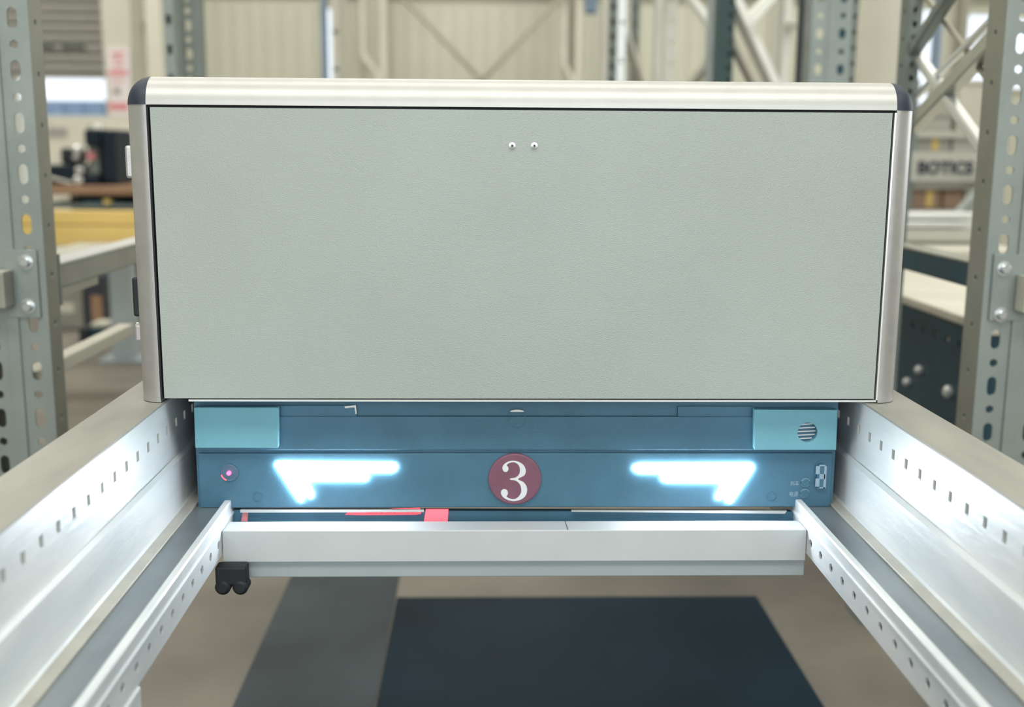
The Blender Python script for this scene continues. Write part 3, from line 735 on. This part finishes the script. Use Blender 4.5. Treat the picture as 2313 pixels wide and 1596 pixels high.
for x in (xm+.03, b.x-.05): obj('caster', lathe(bmesh.new(), [(.018, 0), (.02, .004), (.02, .016), (.018, .02)], (x, Y_+.08, .02), 'x', 16), 'black', bt_)

# ================================================================== BACKGROUND, TOP MIDDLE
def vert(name, label, cat, xa2, xb2, Y, m, ztop=6.4, d=.1, group=None):
    a = at(xa2, 80, Y); b = at(xb2, 80, Y)
    return tag(obj(name, B(a.x, b.x, Y, Y+d, 0, ztop), m, bevel=.004), label, cat, group)
def up(label, xa2, xb2, Y, m, d=.08, **k):
    a = at(xa2, 80, Y); b = at(xb2, 80, Y); return upright(label, a.x, b.x, Y, d, 0, 5.2, m, **k)
up('wide grey perforated upright above the left end of the shuttle', 396, 452, 4.6, 'post2', cols=1, pitch=.11, hw=.03, hh=.045, small=.028)
up('slim blue grey perforated upright touching the wide grey one', 371, 393, 4.4, 'post', cols=1, pitch=.11, hw=.018, hh=.04, small=0)
tag(obj('blue_post', B(at(724, 0, 7).x, at(734, 0, 7).x, 7, 7.1, 0, 5.4), 'bluebld'), 'narrow blue post at the left edge of the bright window slit', 'post')
up('pale upright with dark square holes right of the bright window slit', 750, 764, 7, 'lightpost', cols=1, pitch=.22, hw=.03, hh=.03, small=0)
vert('pale_column', 'pale column right of the slim holed upright', 'column', 766, 780, 7.3, 'pillar')
# downpipes
def pipe(label, pts, Y, r, m='lightpost', name='downpipe', cat='pipe', group=None):
    return tag(obj(name, tube(bmesh.new(), [at(p[0], p[1], Y) for p in pts], r, 12), m, smooth=True), label, cat, group)
pipe('cream downpipe with an elbow bending right, left of the crossed rods', [(818, -420), (818, -10), (818, 118), (824, 134), (850, 165), (856, 260), (858, 420)], 13.4, .042)
vert('wall_column', 'cream column between the elbow pipe and crossed rods', 'column', 858, 873, 13.5, 'pillar')
vert('wall_column', 'shaded cream column behind the elbow pipe', 'column', 826, 857, 13.75, 'wall')
pipe('beige brace rod falling to the right above the shuttle middle', [(870, -46), (1078, 170), (1150, 245)], 13.2, .028, 'rod', 'brace_rod', 'brace rod')
pipe('beige brace rod falling to the left above the shuttle middle', [(1300, -40), (1100, 170), (1030, 243)], 13.3, .028, 'rod', 'brace_rod', 'brace rod')
pipe('cream downpipe with an elbow bending right, right of the crossed rods', [(1273, -420), (1273, -10), (1273, 145), (1279, 158), (1290, 175), (1292, 420)], 13.4, .042)
vert('wall_column', 'brown grey column right of the second elbow pipe', 'column', 1284, 1300, 13.6, 'rod')
vert('wall_column', 'pale column right of the brown grey column', 'column', 1301, 1313, 13.4, 'pillar')
# dark lamp housing at the top edge
a = at(1322, 30, 9); fx = thing('hanging_box', 'dark blue box hanging at the top edge right of the elbow pipe', 'box', (a.x+.05, 9, a.z))
obj('box_body', B(a.x, at(1350, 30, 9).x, 9, 9.1, a.z, a.z+.3), 'bluebld', fx, bevel=.02); obj('hanger', B(a.x+.04, a.x+.06, 9.04, 9.06, a.z+.3, ZC-.0), 'post2', fx)
# dense uprights
vert('pale_post', 'pale slim post at the left edge of the perforated rack row', 'post', 1360, 1374, 5.3, 'lightpost')
up('dark perforated upright beside the pale slim post', 1376, 1394, 5.6, 'post2', cols=1, pitch=.07, hw=.022, hh=.03, small=0)
up('bright galvanised upright with few dark holes', 1395, 1414, 5.9, 'bright', cols=1, pitch=.19, hw=.022, hh=.022, small=0)
vert('pale_post', 'pale thin post right of the bright galvanised upright', 'post', 1416, 1424, 6.3, 'lightpost')
up('olive upright behind the pale thin post', 1425, 1443, 6.8, 'post2', cols=1, pitch=.09, hw=.02, hh=.03, small=0)
def strut(label, p, q, Y, w, m='brace', name='diagonal_brace', Y2=None, hd=None):
    a = at(p[0], p[1], Y); b = at(q[0], q[1], Y2 or Y)
    return tag(obj(name, beam_pts(bmesh.new(), a, b, hd or w, w), m, bevel=.004), label, 'brace')
strut('short cream brace leaning right beside the olive upright', (1410, 70), (1452, 203), 5.98, .045, 'pale', Y2=6.8)
vert('pale_post', 'wide cream post left of the holed pale upright', 'post', 1481, 1496, 6.4, 'pale')
up('pale upright with a single row of dark holes', 1500, 1528, 6.6, 'pale', cols=1, pitch=.12, hw=.022, hh=.03, small=0)
strut('short shiny brace at the top edge left of the dark upright', (1525, -50), (1608, 61), 6.65, .04, 'bright', Y2=5.05)
strut('faint cream brace rising to the dark upright', (1520, 247), (1610, 132), 6.65, .04, 'pale', Y2=5.08)
vert('pale_post', 'pale post against the left side of the dark green upright', 'post', 1605, 1620, 5.0, 'beamgrey')
up('dark green upright with pale holes along its right side', 1621, 1658, 4.7, 'deepgreen', cols=1, colpos=[.80], pitch=.052, hw=.020, hh=.021, small=0)
strut('long cream brace falling right beside the dark green upright', (1640, -38), (1772, 250), 4.74, .05, 'pale', Y2=5.0)
strut('cream brace rising right at the top edge', (1683, 56), (1772, -43), 4.85, .04, 'pale', Y2=5.0)
strut('thin olive brace low down between the dark green upright and white post', (1650, 89), (1772, 336), 4.74, .03, 'rod', Y2=5.02)
vert('pale_column', 'shaded cream column left of the white post', 'column', 1740, 1764, 8.5, 'pillar')
vert('white_post', 'white post left of the navy edged upright', 'post', 1768, 1789, 5.0, 'pale')
strut('small cream crossbar joining white post and navy edge', (1786, 57), (1824, 60), 5.03, .035, 'pale', Y2=4.05)
vert('navy_post', 'narrow navy post at the left side of the big perforated upright', 'post', 1817, 1826, 4.0, 'cap')
big = up('big grey green upright with two rows of holes above the shuttle right end', 1832, 1922, 3.6, 'post', cols=2, pitch=.11, hw=.022, hh=.034, small=.018)
up('thin speckled upright against the big grey green one', 1922, 1936, 3.75, 'post2', cols=1, pitch=.05, hw=.010, hh=.016, small=0, foot=False)
a = at(1897, 80, 3.62); obj('dark_backing', B(a.x-.016, a.x+.016, 3.606, 3.63, .01, 5.1), 'teal', big)  # added dark backing, paints the shaded inside behind the right holes
vert('pale_column', 'broad pale cream column left of the lattice frame', 'column', 1945, 2045, 9.5, 'pillar')

# ================================================================== BACKGROUND, RIGHT
up('thin dark upright with bright holes behind the right cap of the shuttle', 2050, 2080, 2.6, 'post2', d=.05, cols=1, pitch=.03, hw=.010, hh=.014, small=0)
strut('thick zinc diagonal brace rising right behind the shuttle right corner', (2062, 285), (2265, 70), 2.62, .034, 'brace', hd=.03, Y2=2.09)
strut('slim bright bar for the lighter top face of the thick diagonal', (2062, 226), (2265, 20), 2.64, .014, 'bright', Y2=2.09)  # no second brace, stands for the lighter top face of the channel
strut('cream brace falling right and crossing behind the thick diagonal', (2060, 108), (2243, 366), 2.66, .022, 'bright', Y2=2.09)
strut('dark zinc brace rising steeply at the top of the lattice frame', (2060, 122), (2262, -190), 2.62, .026, 'post2', Y2=2.09)
strut('thin olive brace crossing the upper lattice', (2068, -40), (2262, 219), 2.67, .012, 'rod', Y2=2.09)
strut('dark brace rising right in front of the brown cartons', (2140, 508), (2240, 395), 4.4, .03, 'post2', Y2=5.15)
vert('rack_post', 'blue edged slim post between the two bright lattice windows', 'post', 2118, 2128, 7.0, 'bluebld')
vert('rack_post', 'brown grey post right of the lattice windows', 'post', 2170, 2186, 6.0, 'rod')
vert('rack_post', 'cream thin post seen through the upper lattice', 'post', 2152, 2162, 6.5, 'lightpost')
vert('pale_column', 'cream broad column behind the lattice frame', 'column', 2130, 2150, 9.0, 'pillar')
# shelf unit with bins and the lettered board
Ys = 5.2
def X(px, Y=Ys): return at(px, 400, Y).x
def Z(py, Y=Ys): return at(2150, py, Y).z
rk = thing('storage_rack', 'grey storage rack right behind the shuttle with a lettered board', 'storage rack', (X(2150), Ys, 0))
for x in (X(2040), X(2245)):
    for y in (Ys, Ys+.75): obj('rack_leg', B(x, x+.05, y, y+.05, 0, Z(180)), 'post2', rk)
for py in (296, 345, 412, 474): obj('shelf', B(X(2040)+.051, X(2245)-.001, Ys+.01, Ys+.8, Z(py)-.03, Z(py)), 'board', rk)
bd2 = obj('lettered_board', B(X(2030), X(2238), Ys-.03, Ys-.005, Z(410), Z(342)), 'board', rk)
bd2['label'] = 'pale grey board with dark capital letters'
text('board_lettering', 'BOTICS', 'ink', bd2, ((X(2066)+X(2190))/2, Ys-.031, Z(378)), Z(364)-Z(393), X(2190)-X(2066), .006, .03)
def crate(label, x0_, x1_, ytop, ybase, m, strip=None, name='storage_bin', cat='bin', yo=.05, dd=.4):
    t = thing(name, label, cat, ((X(x0_)+X(x1_))/2, Ys+yo, Z(ybase)+.0005))
    obj('bin_body', B(X(x0_), X(x1_), Ys+yo, Ys+yo+dd, Z(ybase)+.001, Z(ytop)), m, t, bevel=.008)
    if strip: obj('yellow_strip', B(X(strip[0]), X(strip[1]), Ys+yo-.004, Ys+yo-.0005, Z(ybase)+.012, Z(ytop)-.01), 'yellow', t)
    obj('rim', B(X(x0_)-.004, X(x1_)+.004, Ys+yo-.006, Ys+yo+dd+.004, Z(ytop)+.0005, Z(ytop)+.018), m, t)
    return t
crate('grey storage bin with a yellow strip on the upper shelf', 2066, 2152, 303, 345, 'bin', (2108, 2124))
crate('cream storage bin beside the striped grey bin', 2156, 2232, 305, 345, 'board')
crate('tall cream cabinet box on the top shelf', 2162, 2234, 188, 296, 'deck', name='cabinet_box', cat='cabinet')
crate('grey low bin left of the tall cream cabinet box', 2066, 2150, 262, 296, 'bin')
crate('brown cardboard carton with a yellow strip below the lettered board', 2066, 2140, 424, 474, 'box', (2104, 2120), 'carton', 'carton')
crate('brown cardboard carton right of the striped carton', 2144, 2190, 430, 474, 'box', None, 'carton', 'carton')
crate('pale wrapped parcel at the right end of the carton shelf', 2194, 2234, 420, 474, 'lightpost', None, 'parcel', 'parcel')
# pile of metal profiles in front
Yk = 4.3
def XK(px): return at(px, 500, Yk).x
def ZK(py): return at(2150, py, Yk).z
def hbar(label, x0_, x1_, y0_, y1_, m, d=.08, name='metal_profile', Yo=0.):
    return tag(obj(name, B(XK(x0_), XK(x1_), Yk+Yo, Yk+Yo+d, ZK(y1_), ZK(y0_)), m, bevel=.004), label, 'profile')
hbar('upper silver profile resting on the pile behind the shuttle right side', 2030, 2206, 481, 496, 'bright', .15)
hbar('middle silver profile with a shadowed underside in the pile', 2030, 2200, 500, 514, 'bright', .15)
hbar('wide grey box section supporting the silver profiles', 2030, 2226, 518, 545, 'board', .2)
tk = thing('cream_table', 'cream topped low table under the grey box section', 'table', (XK(2130), Yk, 0))
obj('table_top', B(XK(2030), XK(2260), 4.06, Yk+.3, ZK(552)-.03, ZK(552)+.0), 'deck', tk, bevel=.004)
for x in (XK(2032), XK(2250)): 
    for y in (4.08, Yk+.2): obj('leg', B(x, x+.04, y, y+.04, 0, ZK(552)-.03), 'post2', tk)
tag(obj('box_support', B(XK(2040), XK(2220), Yk+.02, Yk+.17, ZK(552)+.0005, ZK(545)-.0005), 'beam'), 'dark packer between the table and grey box section', 'packer')
# dark container with cream lid, left of frame of right upright
a = at(2212, 738, 2.55)
dc = thing('dark_bin', 'dark teal steel bin with cream lid and small holes, right of the shuttle', 'steel bin', (a.x+.4, 3.0, 0))
hs = []
y = 2.66
while y < 3.9: hs.append(circ(y, a.z-.06, .010, 10)); y += .075
bm = prism(bmesh.new(), [(2.5, .02), (4.0, .02), (4.0, a.z-.012), (2.5, a.z-.012)], hs, lambda u, v, w: Vector((a.x+.005+w, u, v)), .006)
obj('side_panel', bm, 'teal', dc)
obj('front_panel', B(a.x+.012, a.x+.8, 2.5, 2.51, .02, a.z-.012), 'teal', dc); obj('floor_pan', B(a.x+.012, a.x+.8, 2.512, 4.0, .02, .03), 'teal', dc)
obj('back_panel', B(a.x+.78, a.x+.8, 2.512, 4.0, .03, a.z-.012), 'teal', dc)
obj('lid', B(a.x, a.x+.82, 2.49, 4.02, a.z-.0115, a.z+.012), 'deck', dc, bevel=.004)
for y in (2.52, 3.95):
    for x in (a.x+.02, a.x+.74): obj('foot', B(x, x+.05, y, y+.05, 0, .02), 'black', dc)
for px, py, rr in ((2135, 884, .016), (2066, 835, .012), (2041, 862, .012)):
    Yq = 2.55*(2212-1090)/(px-1090)*.985
    c = at(px, py, Yq); obj('bright_stud', lathe(bmesh.new(), [(rr, 0), (rr, -.008), (rr*.6, -.014)], (a.x+.005, Yq, c.z), 'x', 14), 'bright', dc)
